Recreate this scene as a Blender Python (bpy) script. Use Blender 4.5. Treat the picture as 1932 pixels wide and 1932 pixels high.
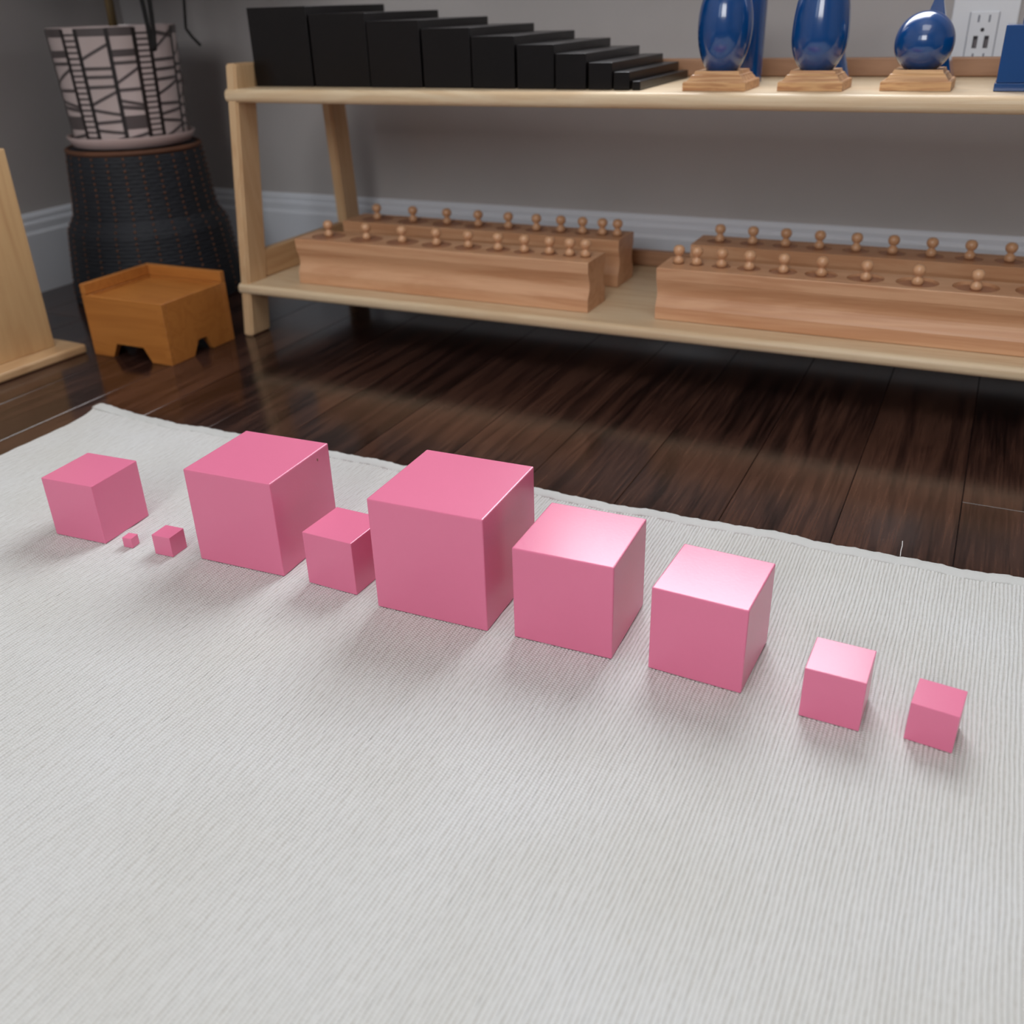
import bpy, bmesh, math, random
import numpy as np
from mathutils import Vector, Matrix
from mathutils.geometry import delaunay_2d_cdt

# ------------------------------------------------------------------ clear
for _o in list(bpy.data.objects):
    bpy.data.objects.remove(_o, do_unlink=True)
SC = bpy.context.scene
COL = SC.collection
PI = math.pi
random.seed(7)
RNG = np.random.default_rng(11)

# ------------------------------------------------------------------ camera
# room frame: X along the back wall (to the right), Y towards the back wall, Z up, floor at 0
CAM_POS = Vector((1.00464, -1.12064, 0.44267))
PITCH, ROLL = 0.485452, -0.0313797
_fh = Vector((-0.442825, 0.896608, 0.0))
_r = Vector((_fh.y, -_fh.x, 0.0))
_f = _fh * math.cos(PITCH) + Vector((0, 0, -math.sin(PITCH)))
_d = _fh * -math.sin(PITCH) + Vector((0, 0, -math.cos(PITCH)))
_rx = _r * math.cos(ROLL) - _d * math.sin(ROLL)
_dx = _r * math.sin(ROLL) + _d * math.cos(ROLL)
cam_data = bpy.data.cameras.new('camera')
cam = bpy.data.objects.new('camera', cam_data)
COL.objects.link(cam)
cam.matrix_world = Matrix(((_rx.x, -_dx.x, -_f.x, CAM_POS.x),
                           (_rx.y, -_dx.y, -_f.y, CAM_POS.y),
                           (_rx.z, -_dx.z, -_f.z, CAM_POS.z),
                           (0, 0, 0, 1)))
cam_data.sensor_width = 36.0
cam_data.lens = 36.0 * 1822.66 / 1932.0
cam_data.clip_start = 0.02
cam_data.dof.use_dof = True
cam_data.dof.focus_distance = 0.80
cam_data.dof.aperture_fstop = 6.0
SC.camera = cam

# ------------------------------------------------------------------ world, daylight, exposure
world = bpy.data.worlds.new('world')
SC.world = world
world.use_nodes = True
_bg = world.node_tree.nodes['Background']
_bg.inputs['Color'].default_value = (0.80, 0.88, 1.0, 1)
_bg.inputs['Strength'].default_value = 0.8

def window_light(name, loc, rot, sx, sy, radiance, color):
    """daylight standing in a window opening"""
    l = bpy.data.lights.new(name, 'AREA')
    l.shape = 'RECTANGLE'
    l.size, l.size_y = sx, sy
    l.energy = radiance * PI * sx * sy
    l.color = color
    o = bpy.data.objects.new(name, l)
    o.location = loc
    o.rotation_euler = rot
    COL.objects.link(o)
    return o
# window over the shelf in the back wall: x 0.30..0.97, z 0.60..1.90
WIN = (0.30, 0.97, 0.60, 1.90)
window_light('daylight_back', (0.635, 0.555, 1.25), (-PI / 2, 0, 0), 0.67, 1.30, 8.8, (0.95, 0.96, 1.0))
# windows in the rear wall behind the camera
REAR_Y = -3.2
window_light('daylight_rear', (0.95, REAR_Y - 0.06, 1.55), (PI / 2, 0, 0), 1.10, 1.10, 7.0, (1.0, 0.985, 0.97))
# unseen fill panel added on the ceiling to lift the rug shadows
window_light('ceiling_fill_light', (1.0, -1.25, 2.37), (0, 0, 0), 1.1, 1.1, 2.8, (1.0, 0.98, 0.96))
window_light('daylight_rear_left', (-0.13, REAR_Y - 0.06, 1.55), (PI / 2, 0, 0), 0.50, 1.10, 1.6, (0.75, 0.87, 1.0))

SC.view_settings.view_transform = 'Standard'
SC.view_settings.look = 'None'
SC.view_settings.gamma = 1.0
SC.view_settings.exposure = 0.24
SC.view_settings.use_curve_mapping = False
try:
    SC.cycles.use_denoising = True
    SC.cycles.denoiser = 'OPENIMAGEDENOISE'
    SC.cycles.denoising_input_passes = 'RGB_ALBEDO_NORMAL'
    SC.cycles.max_bounces = 8
    SC.cycles.diffuse_bounces = 5
    SC.cycles.glossy_bounces = 4
    SC.cycles.caustics_reflective = False
    SC.cycles.caustics_refractive = False
    SC.cycles.sample_clamp_indirect = 6.0
except Exception:
    pass

# ------------------------------------------------------------------ materials
def srgb(r, g, b):
    def c(v):
        v /= 255.0
        return v / 12.92 if v <= 0.04045 else ((v + 0.055) / 1.055) ** 2.4
    return (c(r), c(g), c(b), 1.0)

class NT:
    def __init__(self, name):
        self.m = bpy.data.materials.new(name)
        self.m.use_nodes = True
        self.t = self.m.node_tree
        self.b = self.t.nodes['Principled BSDF']
    def n(self, kind, **kw):
        nd = self.t.nodes.new(kind)
        for k, v in kw.items():
            if k.startswith('_'):
                setattr(nd, k[1:], v)
            else:
                nd.inputs[k].default_value = v
        return nd
    def l(self, a, b):
        self.t.links.new(a, b)
    def math(self, op, a, b=None, c=None):
        nd = self.t.nodes.new('ShaderNodeMath')
        nd.operation = op
        for i, v in enumerate((a, b, c)):
            if v is None:
                continue
            if isinstance(v, (int, float)):
                nd.inputs[i].default_value = v
            else:
                self.l(v, nd.inputs[i])
        return nd.outputs[0]
    def ramp(self, fac, stops):
        r = self.t.nodes.new('ShaderNodeValToRGB')
        e = r.color_ramp.elements
        while len(e) < len(stops):
            e.new(0.5)
        for i, (p, c) in enumerate(stops):
            e[i].position = p
            e[i].color = c
        self.l(fac, r.inputs['Fac'])
        return r.outputs['Color']
    def bump(self, height, strength, dist):
        b = self.t.nodes.new('ShaderNodeBump')
        b.inputs['Strength'].default_value = strength
        b.inputs['Distance'].default_value = dist
        self.l(height, b.inputs['Height'])
        self.l(b.outputs['Normal'], self.b.inputs['Normal'])
    def coords(self, scale, jitter=True):
        tc = self.n('ShaderNodeTexCoord')
        mp = self.n('ShaderNodeMapping')
        mp.inputs['Scale'].default_value = scale
        src = tc.outputs['Object']
        if jitter:
            oi = self.n('ShaderNodeObjectInfo')
            cb = self.n('ShaderNodeCombineXYZ')
            for i, f in enumerate((13.7, 7.3, 3.1)):
                self.l(self.math('MULTIPLY', oi.outputs['Random'], f), cb.inputs[i])
            ad = self.n('ShaderNodeVectorMath', _operation='ADD')
            self.l(src, ad.inputs[0])
            self.l(cb.outputs[0], ad.inputs[1])
            src = ad.outputs[0]
        self.l(src, mp.inputs['Vector'])
        return mp.outputs['Vector']

def paint(name, col, rough=0.4, spec=0.5, coat=0.0, coat_rough=0.1, var=0.04, bump=0.0, bscale=300.0):
    t = NT(name)
    t.b.inputs['Roughness'].default_value = rough
    t.b.inputs['Specular IOR Level'].default_value = spec
    t.b.inputs['Coat Weight'].default_value = coat
    t.b.inputs['Coat Roughness'].default_value = coat_rough
    v = t.coords((1, 1, 1))
    nz = t.n('ShaderNodeTexNoise', Scale=9.0, Detail=4.0)
    t.l(v, nz.inputs['Vector'])
    lo = tuple(c * (1 - var) for c in col[:3]) + (1,)
    hi = tuple(min(1, c * (1 + var)) for c in col[:3]) + (1,)
    t.l(t.ramp(nz.outputs['Fac'], [(0.3, lo), (0.7, hi)]), t.b.inputs['Base Color'])
    if bump > 0:
        n2 = t.n('ShaderNodeTexNoise', Scale=bscale, Detail=2.0)
        t.l(v, n2.inputs['Vector'])
        t.bump(n2.outputs['Fac'], bump, 0.001)
    return t.m

def wood(name, light, dark, axis=0, rough=0.42, grain=1.0, contrast=1.0, spec=0.4, figure=6.0, coat=0.0):
    """plain sawn wood, grain along the given local axis"""
    t = NT(name)
    sc = [14.0, 14.0, 14.0]
    sc[axis] = 1.3
    v = t.coords(tuple(s * grain for s in sc))
    n1 = t.n('ShaderNodeTexNoise', Scale=1.6, Detail=5.0, Roughness=0.55, Distortion=0.8)
    t.l(v, n1.inputs['Vector'])
    sc2 = [150.0, 150.0, 150.0]
    sc2[axis] = 6.0
    v2 = t.coords(tuple(s * grain for s in sc2))
    n2 = t.n('ShaderNodeTexNoise', Scale=1.5, Detail=3.0)
    t.l(v2, n2.inputs['Vector'])
    sn = t.math('SINE', t.math('MULTIPLY', n1.outputs['Fac'], figure * 6.0))
    a = t.math('MULTIPLY_ADD', sn, 0.22 * contrast, 0.5)
    f = t.math('ADD', a, t.math('MULTIPLY_ADD', n2.outputs['Fac'], 0.5 * contrast, -0.25 * contrast))
    mid = tuple((light[i] * 0.6 + dark[i] * 0.4) for i in range(3)) + (1,)
    t.l(t.ramp(f, [(0.1, dark), (0.5, mid), (0.9, light)]), t.b.inputs['Base Color'])
    t.b.inputs['Roughness'].default_value = rough
    t.b.inputs['Specular IOR Level'].default_value = spec
    t.b.inputs['Coat Weight'].default_value = coat
    t.b.inputs['Coat Roughness'].default_value = 0.15
    t.bump(n2.outputs['Fac'], 0.12, 0.0006)
    return t.m

M = {}
M['pink'] = paint('pink_paint', srgb(227, 122, 156), rough=0.24, spec=0.55, var=0.015, bump=0.05, bscale=420)
M['bare_wood'] = paint('bare_wood_chip', srgb(150, 100, 90), rough=0.7)
M['black_stain'] = paint('black_stained_wood', srgb(10, 7, 8), rough=0.30, spec=0.35, var=0.2)
M['blue'] = paint('blue_enamel', srgb(8, 66, 128), rough=0.16, spec=0.6, coat=0.6, coat_rough=0.05, var=0.03)
M['pine_x'] = wood('pale_pine_along', srgb(222, 203, 172), srgb(202, 172, 134), 0, contrast=0.8)
M['pine_z'] = wood('pale_pine_upright', srgb(214, 184, 144), srgb(190, 150, 110), 2, contrast=0.7)
M['pine_y'] = wood('pale_pine_deep', srgb(210, 176, 134), srgb(182, 142, 102), 1, contrast=0.8)
M['rail'] = wood('brownish_pine_rail', srgb(178, 138, 108), srgb(152, 112, 84), 0, contrast=0.8)
M['beech'] = wood('reddish_beech', srgb(217, 173, 136), srgb(188, 136, 98), 0, rough=0.38, contrast=0.9, figure=4.0)
M['beech_core'] = wood('brown_beech_cylinder', srgb(178, 128, 98), srgb(148, 100, 72), 2, rough=0.4, contrast=0.6)
M['beech_dark'] = wood('beech_hole_wall', srgb(120, 80, 54), srgb(96, 62, 42), 2)
M['knob'] = wood('turned_beech', srgb(218, 174, 136), srgb(190, 142, 104), 2, rough=0.3, contrast=0.6, coat=0.3)
M['stand'] = wood('honey_beech_stand', srgb(214, 172, 124), srgb(170, 118, 80), 0, rough=0.42, contrast=1.2, figure=7.0, grain=2.0)
M['honey'] = wood('honey_maple', srgb(190, 126, 62), srgb(160, 98, 44), 0, rough=0.38, contrast=0.6)
M['panel'] = wood('knotty_pine_panel', srgb(206, 172, 126), srgb(172, 132, 90), 2, rough=0.5, contrast=0.7, figure=3.0, grain=0.8)
M['white_trim'] = paint('white_trim_paint', srgb(214, 218, 226), rough=0.35, var=0.02)
M['wall'] = paint('grey_wall_paint', srgb(176, 172, 171), rough=0.75, spec=0.25, var=0.02, bump=0.08, bscale=160)
M['ceiling'] = paint('white_ceiling_paint', srgb(235, 235, 232), rough=0.9, var=0.01)
M['plastic'] = paint('white_plastic', srgb(224, 228, 234), rough=0.35, var=0.01)
M['slot'] = paint('dark_socket_slot', srgb(40, 36, 42), rough=0.6)
M['slot_light'] = paint('grey_socket_slot', srgb(120, 124, 136), rough=0.6)
M['usb'] = paint('grey_port_tongue', srgb(104, 98, 102), rough=0.5)
M['glaze'] = paint('white_glazed_clay', srgb(196, 180, 177), rough=0.2, spec=0.6, coat=0.4, var=0.03)
M['saucer'] = paint('pinkish_white_glaze', srgb(206, 184, 180), rough=0.25, var=0.03)
M['black_line'] = paint('black_painted_line', srgb(38, 32, 32), rough=0.35, var=0.2)
M['grey_line'] = paint('charcoal_painted_bar', srgb(84, 76, 76), rough=0.35, var=0.2)
M['raw_rim'] = paint('unglazed_rim', srgb(150, 134, 104), rough=0.7)
M['soil'] = paint('dark_soil', srgb(42, 32, 26), rough=0.95, var=0.4, bump=0.8, bscale=200)
M['trunk'] = wood('tan_stem', srgb(120, 98, 62), srgb(78, 62, 40), 2, rough=0.7)
M['dark_stem'] = paint('blackish_stem', srgb(20, 17, 16), rough=0.8, var=0.2)
M['shade_leaf'] = paint('dark_green_leaf', srgb(44, 66, 36), rough=0.4, var=0.2)
M['strand'] = paint('navy_woven_strand', srgb(27, 30, 37), rough=0.7, var=0.25, bump=0.4, bscale=500)
M['stitch'] = paint('rust_stitching', srgb(124, 78, 50), rough=0.75, var=0.3)
M['rim'] = paint('dark_brown_binding', srgb(96, 60, 40), rough=0.75, var=0.3)
M['hem'] = paint('white_twill_hem', srgb(198, 200, 198), rough=0.85, spec=0.2, var=0.02, bump=0.5, bscale=900)
M['thread'] = paint('white_thread', srgb(225, 225, 222), rough=0.8)
M['frame'] = paint('white_window_frame', srgb(236, 236, 234), rough=0.4)

def rug_material():
    t = NT('cream_ribbed_cotton')
    tc = t.n('ShaderNodeTexCoord')
    sep = t.n('ShaderNodeSeparateXYZ')
    t.l(tc.outputs['Object'], sep.inputs[0])
    # knots along every rib
    rib = t.math('FLOOR', t.math('DIVIDE', sep.outputs['X'], 0.003))
    wn = t.n('ShaderNodeTexWhiteNoise', _noise_dimensions='1D')
    t.l(rib, wn.inputs['W'])
    ph = t.math('MULTIPLY_ADD', wn.outputs['Value'], 6.28, t.math('MULTIPLY', sep.outputs['Y'], 6.2832 / 0.0024))
    knots = t.math('MULTIPLY_ADD', t.math('SINE', ph), 0.5, 0.5)
    mp = t.n('ShaderNodeMapping')
    mp.inputs['Scale'].default_value = (330, 190, 330)
    t.l(tc.outputs['Object'], mp.inputs['Vector'])
    nz = t.n('ShaderNodeTexNoise', Scale=1.0, Detail=3.0)
    t.l(mp.outputs['Vector'], nz.inputs['Vector'])
    h = t.math('ADD', t.math('MULTIPLY', knots, 0.8), t.math('MULTIPLY', nz.outputs['Fac'], 1.6))
    t.bump(h, 0.65, 0.0006)
    big = t.n('ShaderNodeTexNoise', Scale=7.0, Detail=3.0)
    t.l(tc.outputs['Object'], big.inputs['Vector'])
    # a few darker flecks spun into the yarn
    mp2 = t.n('ShaderNodeMapping')
    mp2.inputs['Scale'].default_value = (120, 45, 120)
    t.l(tc.outputs['Object'], mp2.inputs['Vector'])
    fl = t.n('ShaderNodeTexNoise', Scale=1.0, Detail=1.0)
    t.l(mp2.outputs['Vector'], fl.inputs['Vector'])
    fleck = t.ramp(fl.outputs['Fac'], [(0.82, (0, 0, 0, 1)), (0.90, (1, 1, 1, 1))])
    base = t.ramp(big.outputs['Fac'], [(0.3, srgb(208, 209, 206)), (0.7, srgb(214, 216, 216))])
    mx = t.n('ShaderNodeMixRGB')
    mx.inputs['Color2'].default_value = srgb(186, 168, 140)
    t.l(fleck, mx.inputs['Fac'])
    t.l(base, mx.inputs['Color1'])
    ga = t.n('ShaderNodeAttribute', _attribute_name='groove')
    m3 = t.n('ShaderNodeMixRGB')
    m3.inputs['Color2'].default_value = srgb(150, 143, 132)  # darker tan paints the shade between ribs into the grooves
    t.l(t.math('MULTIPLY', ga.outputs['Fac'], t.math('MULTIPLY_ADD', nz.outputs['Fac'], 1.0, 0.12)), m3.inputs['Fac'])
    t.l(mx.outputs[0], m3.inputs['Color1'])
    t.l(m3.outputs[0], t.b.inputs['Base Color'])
    t.b.inputs['Roughness'].default_value = 0.9
    t.b.inputs['Specular IOR Level'].default_value = 0.15
    return t.m
M['rug'] = rug_material()

def plank_material():
    t = NT('espresso_oak')
    oi = t.n('ShaderNodeObjectInfo')
    v = t.coords((15.0, 0.9, 15.0))
    n1 = t.n('ShaderNodeTexNoise', Scale=1.3, Detail=4.0, Distortion=0.6)
    t.l(v, n1.inputs['Vector'])
    rings = t.math('MULTIPLY_ADD', t.math('SINE', t.math('MULTIPLY', n1.outputs['Fac'], 30.0)), 0.5, 0.5)
    v2 = t.coords((420.0, 14.0, 420.0))
    n2 = t.n('ShaderNodeTexNoise', Scale=1.0, Detail=3.0)
    t.l(v2, n2.inputs['Vector'])
    f = t.math('ADD', t.math('MULTIPLY', rings, 0.32), t.math('MULTIPLY_ADD', n2.outputs['Fac'], 1.0, -0.12))
    f = t.math('ADD', f, t.math('MULTIPLY_ADD', oi.outputs['Random'], 0.24, -0.16))
    t.l(t.ramp(f, [(0.2, srgb(28, 18, 16)), (0.5, srgb(52, 34, 29)), (0.85, srgb(78, 53, 43))]), t.b.inputs['Base Color'])
    t.b.inputs['Roughness'].default_value = 0.15
    t.b.inputs['Specular IOR Level'].default_value = 0.5
    t.bump(n2.outputs['Fac'], 0.05, 0.0004)
    return t.m
M['plank'] = plank_material()
M['joint'] = paint('dark_floor_joint', srgb(24, 15, 13), rough=0.6)

# ------------------------------------------------------------------ mesh helpers
def link(o, parent=None):
    COL.objects.link(o)
    if parent is not None:
        o.parent = parent
    return o

def from_bm(name, bm, mat, parent=None, smooth=False, loc=None):
    me = bpy.data.meshes.new(name)
    bmesh.ops.recalc_face_normals(bm, faces=bm.faces)
    bm.to_mesh(me)
    bm.free()
    for m in (mat if isinstance(mat, (list, tuple)) else [mat]):
        me.materials.append(m)
    if smooth:
        me.shade_smooth()
    o = bpy.data.objects.new(name, me)
    if loc is not None:
        o.location = loc
    return link(o, parent)

def empty(name, label, cat, loc=(0, 0, 0), rz=0.0, group=None):
    o = bpy.data.objects.new(name, None)
    o.empty_display_size = 0.03
    o.location = loc
    o.rotation_euler = (0, 0, rz)
    link(o)
    return tag(o, label, cat, group)

def tag(o, label, cat, group=None):
    o['label'] = label
    o['category'] = cat
    if group:
        o['group'] = group
    return o

def structure(o, label=None):
    o['kind'] = 'structure'
    if label:
        o['label'] = label
    return o

def add_box(bm, x0, x1, y0, y1, z0, z1, bevel=0.0, seg=2, shear=None):
    vs = [bm.verts.new((x, y, z)) for z in (z0, z1) for y in (y0, y1) for x in (x0, x1)]
    if shear:                       # y shift per unit height
        for v in vs:
            v.co.y += shear * v.co.z
    q = [(0, 2, 3, 1), (4, 5, 7, 6), (0, 1, 5, 4), (1, 3, 7, 5), (3, 2, 6, 7), (2, 0, 4, 6)]
    fs = [bm.faces.new([vs[i] for i in f]) for f in q]
    if bevel > 0:
        es = list({e for f in fs for e in f.edges})
        bmesh.ops.bevel(bm, geom=es, offset=bevel, segments=seg, affect='EDGES', profile=0.5)
    return bm

def box(name, x0, x1, y0, y1, z0, z1, mat, parent=None, bevel=0.0, seg=2, shear=None):
    bm = bmesh.new()
    add_box(bm, x0, x1, y0, y1, z0, z1, bevel, seg, shear)
    return from_bm(name, bm, mat, parent)

def lathe_bm(profile, seg=48, bm=None, cap_bottom=True, cap_top=True, centre=(0, 0)):
    """profile: list of (r, z) from bottom to top"""
    bm = bm or bmesh.new()
    rings = []
    for r, z in profile:
        if r < 1e-6:
            rings.append([bm.verts.new((centre[0], centre[1], z))])
        else:
            rings.append([bm.verts.new((centre[0] + r * math.cos(2 * PI * k / seg),
                                        centre[1] + r * math.sin(2 * PI * k / seg), z)) for k in range(seg)])
    for a, b in zip(rings[:-1], rings[1:]):
        for k in range(seg):
            k2 = (k + 1) % seg
            if len(a) == 1 and len(b) == 1:
                continue
            if len(a) == 1:
                bm.faces.new((a[0], b[k2], b[k]))
            elif len(b) == 1:
                bm.faces.new((a[k], a[k2], b[0]))
            else:
                bm.faces.new((a[k], a[k2], b[k2], b[k]))
    if cap_bottom and len(rings[0]) > 1:
        bm.faces.new(list(reversed(rings[0])))
    if cap_top and len(rings[-1]) > 1:
        bm.faces.new(rings[-1])
    return bm

def prism_y_bm(poly, x0, x1, bm=None):
    """polygon in (y, z) extruded along x"""
    bm = bm or bmesh.new()
    a = [bm.verts.new((x0, y, z)) for y, z in poly]
    b = [bm.verts.new((x1, y, z)) for y, z in poly]
    n = len(poly)
    for i in range(n):
        j = (i + 1) % n
        bm.faces.new((a[i], a[j], b[j], b[i]))
    bm.faces.new(a)
    bm.faces.new(list(reversed(b)))
    return bm

def tube_bm(pts, radii, seg=8, bm=None):
    bm = bm or bmesh.new()
    pts = [Vector(p) for p in pts]
    rings = []
    up = Vector((0.3, 0.2, 1)).normalized()
    for i, p in enumerate(pts):
        d = (pts[min(i + 1, len(pts) - 1)] - pts[max(i - 1, 0)]).normalized()
        s = d.cross(up)
        if s.length < 1e-3:
            s = d.cross(Vector((1, 0, 0)))
        s.normalize()
        w = d.cross(s).normalized()
        r = radii[i] if isinstance(radii, (list, tuple)) else radii
        rings.append([bm.verts.new(p + (s * math.cos(2 * PI * k / seg) + w * math.sin(2 * PI * k / seg)) * r) for k in range(seg)])
    for a, b in zip(rings[:-1], rings[1:]):
        for k in range(seg):
            bm.faces.new((a[k], a[(k + 1) % seg], b[(k + 1) % seg], b[k]))
    bm.faces.new(list(reversed(rings[0])))
    bm.faces.new(rings[-1])
    return bm

# ------------------------------------------------------------------ the room
XL, XR, YB, YR, ZC = -0.54, 3.2, 0.414, REAR_Y, 2.45
floor = structure(box('floor', XL - 0.1, XR + 0.1, YR - 0.2, YB + 0.2, -0.06, -0.0035, M['joint']), 'dark espresso hardwood floor of narrow glossy planks')

PW = 0.1036
def plank(x0, y0, y1):
    g = 0.0003
    bm = bmesh.new()
    add_box(bm, -PW / 2 + g, PW / 2 - g, -(y1 - y0) / 2 + g, (y1 - y0) / 2 - g, -0.0035, 0.0)
    top = [e for e in bm.edges if all(abs(v.co.z) < 1e-6 for v in e.verts)]
    bmesh.ops.bevel(bm, geom=top, offset=0.0004, segments=1, affect='EDGES')
    from_bm('plank', bm, M['plank'], floor, loc=(x0 + PW / 2, (y0 + y1) / 2, 0))

k0 = math.ceil((1.030 - XL) / PW)
x = 1.030 - k0 * PW
row = 0
while x < XR:
    rr = random.Random(100 + row)
    if abs(x - 1.030) < 0.01:
        cuts = [YB, -0.182, -1.45, -2.6, YR]
    else:
        y = YB
        cuts = [y]
        y -= rr.uniform(0.95, 1.5) if 0.0 < x < 1.03 else rr.uniform(0.3, 1.2)
        while y > YR + 0.3:
            cuts.append(y)
            y -= rr.uniform(0.8, 1.4)
        cuts.append(YR)
    for a, b in zip(cuts[:-1], cuts[1:]):
        plank(x, b, a)
    x += PW
    row += 1

def wall_with_holes(name, axis, pos, thick, a0, a1, z0, z1, holes, mat):
    """wall slab with rectangular openings; axis 'x' runs along x at y=pos, 'y' runs along y at x=pos"""
    bm = bmesh.new()
    xs = sorted({a0, a1, *[h[0] for h in holes], *[h[1] for h in holes]})
    for p, q in zip(xs[:-1], xs[1:]):
        spans = [(z0, z1)]
        for h in holes:
            if h[0] <= p + 1e-6 and q <= h[1] + 1e-6:
                spans = [(z0, h[2]), (h[3], z1)]
        for s, e in spans:
            if axis == 'x':
                add_box(bm, p, q, min(pos, pos + thick), max(pos, pos + thick), s, e)
            else:
                add_box(bm, min(pos, pos + thick), max(pos, pos + thick), p, q, s, e)
    bmesh.ops.remove_doubles(bm, verts=bm.verts, dist=1e-5)
    return from_bm(name, bm, mat)

structure(wall_with_holes('wall_back', 'x', YB, 0.16, XL - 0.16, XR + 0.16, -0.05, ZC, [WIN], M['wall']), 'grey painted wall behind the low wooden shelf')
structure(wall_with_holes('wall_rear', 'x', YR, -0.16, XL - 0.16, XR + 0.16, -0.05, ZC,
                          [(0.40, 1.50, 1.00, 2.10), (-0.38, 0.12, 1.00, 2.10)], M['wall']), 'grey painted wall behind the camera with two windows')
structure(box('wall_left', XL - 0.16, XL, YR, YB, -0.05, ZC, M['wall']), 'grey painted wall left of the plant, in shade')
structure(box('wall_right', XR, XR + 0.16, YR, YB, -0.05, ZC, M['wall']), 'grey painted wall on the right side of the room')
structure(box('ceiling', XL - 0.16, XR + 0.16, YR - 0.16, YB + 0.16, ZC, ZC + 0.08, M['ceiling']), 'white painted ceiling')

fill_panel = empty('ceiling_fill', 'added square fill panel on the ceiling above the rug, out of the picture', 'fill_panel', (1.0, -1.25, ZC))
box('housing', -0.58, 0.58, -0.58, 0.58, -0.06, -0.0005, M['ceiling'], fill_panel, 0.004, 2)

def window_frame(name, x0, x1, z0, z1, y, inward, label):
    root = bpy.data.objects.new(name, None)
    link(root)
    structure(root, label)
    root.location = ((x0 + x1) / 2, y, z0)
    w, h = (x1 - x0) / 2, z1 - z0
    t = 0.035
    def bar(nm, a, b, c, d, p=0.012):
        ys = sorted((0.02 * inward, -p * inward))
        box(nm, a, b, ys[0], ys[1], c, d, M['frame'], root, 0.002, 1)
    bar('jamb', -w - t, -w + 0.01, -t, h + t)
    bar('jamb', w - 0.01, w + t, -t, h + t)
    bar('head', -w + 0.01, w - 0.01, h - 0.01, h + t)
    bar('sill', -w + 0.01, w - 0.01, -t, 0.01)
    if name == 'window_1':
        box('shade_sill_board', -w - t - 0.01, w + t + 0.01, -0.09, 0.0, -t, -t + 0.022, M['frame'], root, 0.003, 2)  # unseen deep sill, added to shade the upper board
    if name != 'window_1':
        bar('mullion', -0.015, 0.015, 0.01, h - 0.01, 0.006)
window_frame('window_1', WIN[0], WIN[1], WIN[2], WIN[3], YB, 1, 'window in the back wall above the shelf')
window_frame('window_2', 0.40, 1.50, 1.00, 2.10, YR, -1, 'wide window in the wall behind the camera')
window_frame('window_3', -0.38, 0.12, 1.00, 2.10, YR, -1, 'narrow window in the wall behind the camera')

BASE = [(0, 0), (-0.0150, 0), (-0.0150, 0.100), (-0.0128, 0.104), (-0.0118, 0.1055), (-0.0118, 0.117),
        (-0.0100, 0.1205), (-0.0080, 0.1215), (-0.0080, 0.1285), (-0.0058, 0.1315), (-0.0030, 0.1340), (0, 0.135)]
bm = prism_y_bm([(YB + a, b) for a, b in BASE], XL, XR)
structure(from_bm('baseboard_back', bm, M['white_trim']), 'white moulded baseboard along the back wall')
bm = bmesh.new()
prism_y_bm([(a, b) for a, b in BASE], YR, YB - 0.0151, bm)
for v in bm.verts:
    v.co = Vector((XL - v.co.y, v.co.x, v.co.z))
structure(from_bm('baseboard_left', bm, M['white_trim']), 'white moulded baseboard along the left wall, in shade')

# ------------------------------------------------------------------ wall socket
ox, oz = 0.953, 0.3815
out = empty('wall_outlet', 'white wall socket with two charging ports above the shelf back rail', 'outlet', (ox, YB, oz))
box('cover_plate', -0.0398, 0.0398, -0.0065, 0.0, -0.062, 0.062, M['plastic'], out, 0.002, 2)
ins = box('receptacle', -0.0167, 0.0167, -0.0080, -0.0060, -0.0335, 0.0335, M['plastic'], out, 0.0006, 1)
def seam(nm, a, b, c, d, m, y=-0.0083):
    return box(nm, a, b, y, -0.0070, c, d, m, ins)
for s in (-1, 1):
    seam('seam', s * 0.0175 - 0.0004, s * 0.0175 + 0.0004, -0.033, 0.033, M['slot_light'], -0.0072)
    for zc in (0.0255, -0.0195):
        seam('slot', s * 0.0064 - 0.0011, s * 0.0064 + 0.0011, zc - 0.0042, zc + 0.0042, M['slot_light'])
    p = seam('charging_port', s * 0.0066 - 0.0028, s * 0.0066 + 0.0028, -0.0090, 0.0055, M['slot'])
    seam('port_tongue', s * 0.0066 - 0.0012, s * 0.0066 + 0.0020, -0.0080, 0.0012, M['usb'], -0.0085)
for zc in (0.0125, -0.0300):
    b2 = lathe_bm([(0.0024, 0.0), (0.0024, 0.0012)], 16)
    for v in b2.verts:
        v.co = Vector((v.co.x, -0.0084 + v.co.z, zc + v.co.y))
    from_bm('ground_hole', b2, M['slot'], ins)

# ------------------------------------------------------------------ rug
RX0, RX1, RYB, RYF, RZ = 0.038, 1.62, -0.3175, -1.40, 0.0040
HEM = 0.0165
rug = empty('rug', 'cream ribbed cotton work rug with white hem on the dark floor', 'rug', (0, 0, 0))
def rug_lift(X, Y):
    """lifted far-left corner and gentle waves of the cloth"""
    d2 = (X - RX0) ** 2 + (Y - RYB) ** 2
    z = 0.0075 * np.exp(-d2 / (2 * 0.022 ** 2))
    z += 0.0022 * np.exp(-(((X - RX0 - 0.11) * 0.6 + (Y - RYB + 0.075) * 0.9) ** 2) / (2 * 0.018 ** 2)) * np.exp(-((X - RX0 - 0.12) ** 2 + (Y - RYB + 0.06) ** 2) / (2 * 0.06 ** 2))
    return z
def edge_wave(X):
    return 0.0016 * np.sin(X * 23.0 + 0.6) + 0.0012 * np.sin(X * 57.0 + 2.0) + 0.0008 * np.sin(X * 101.0)
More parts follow.
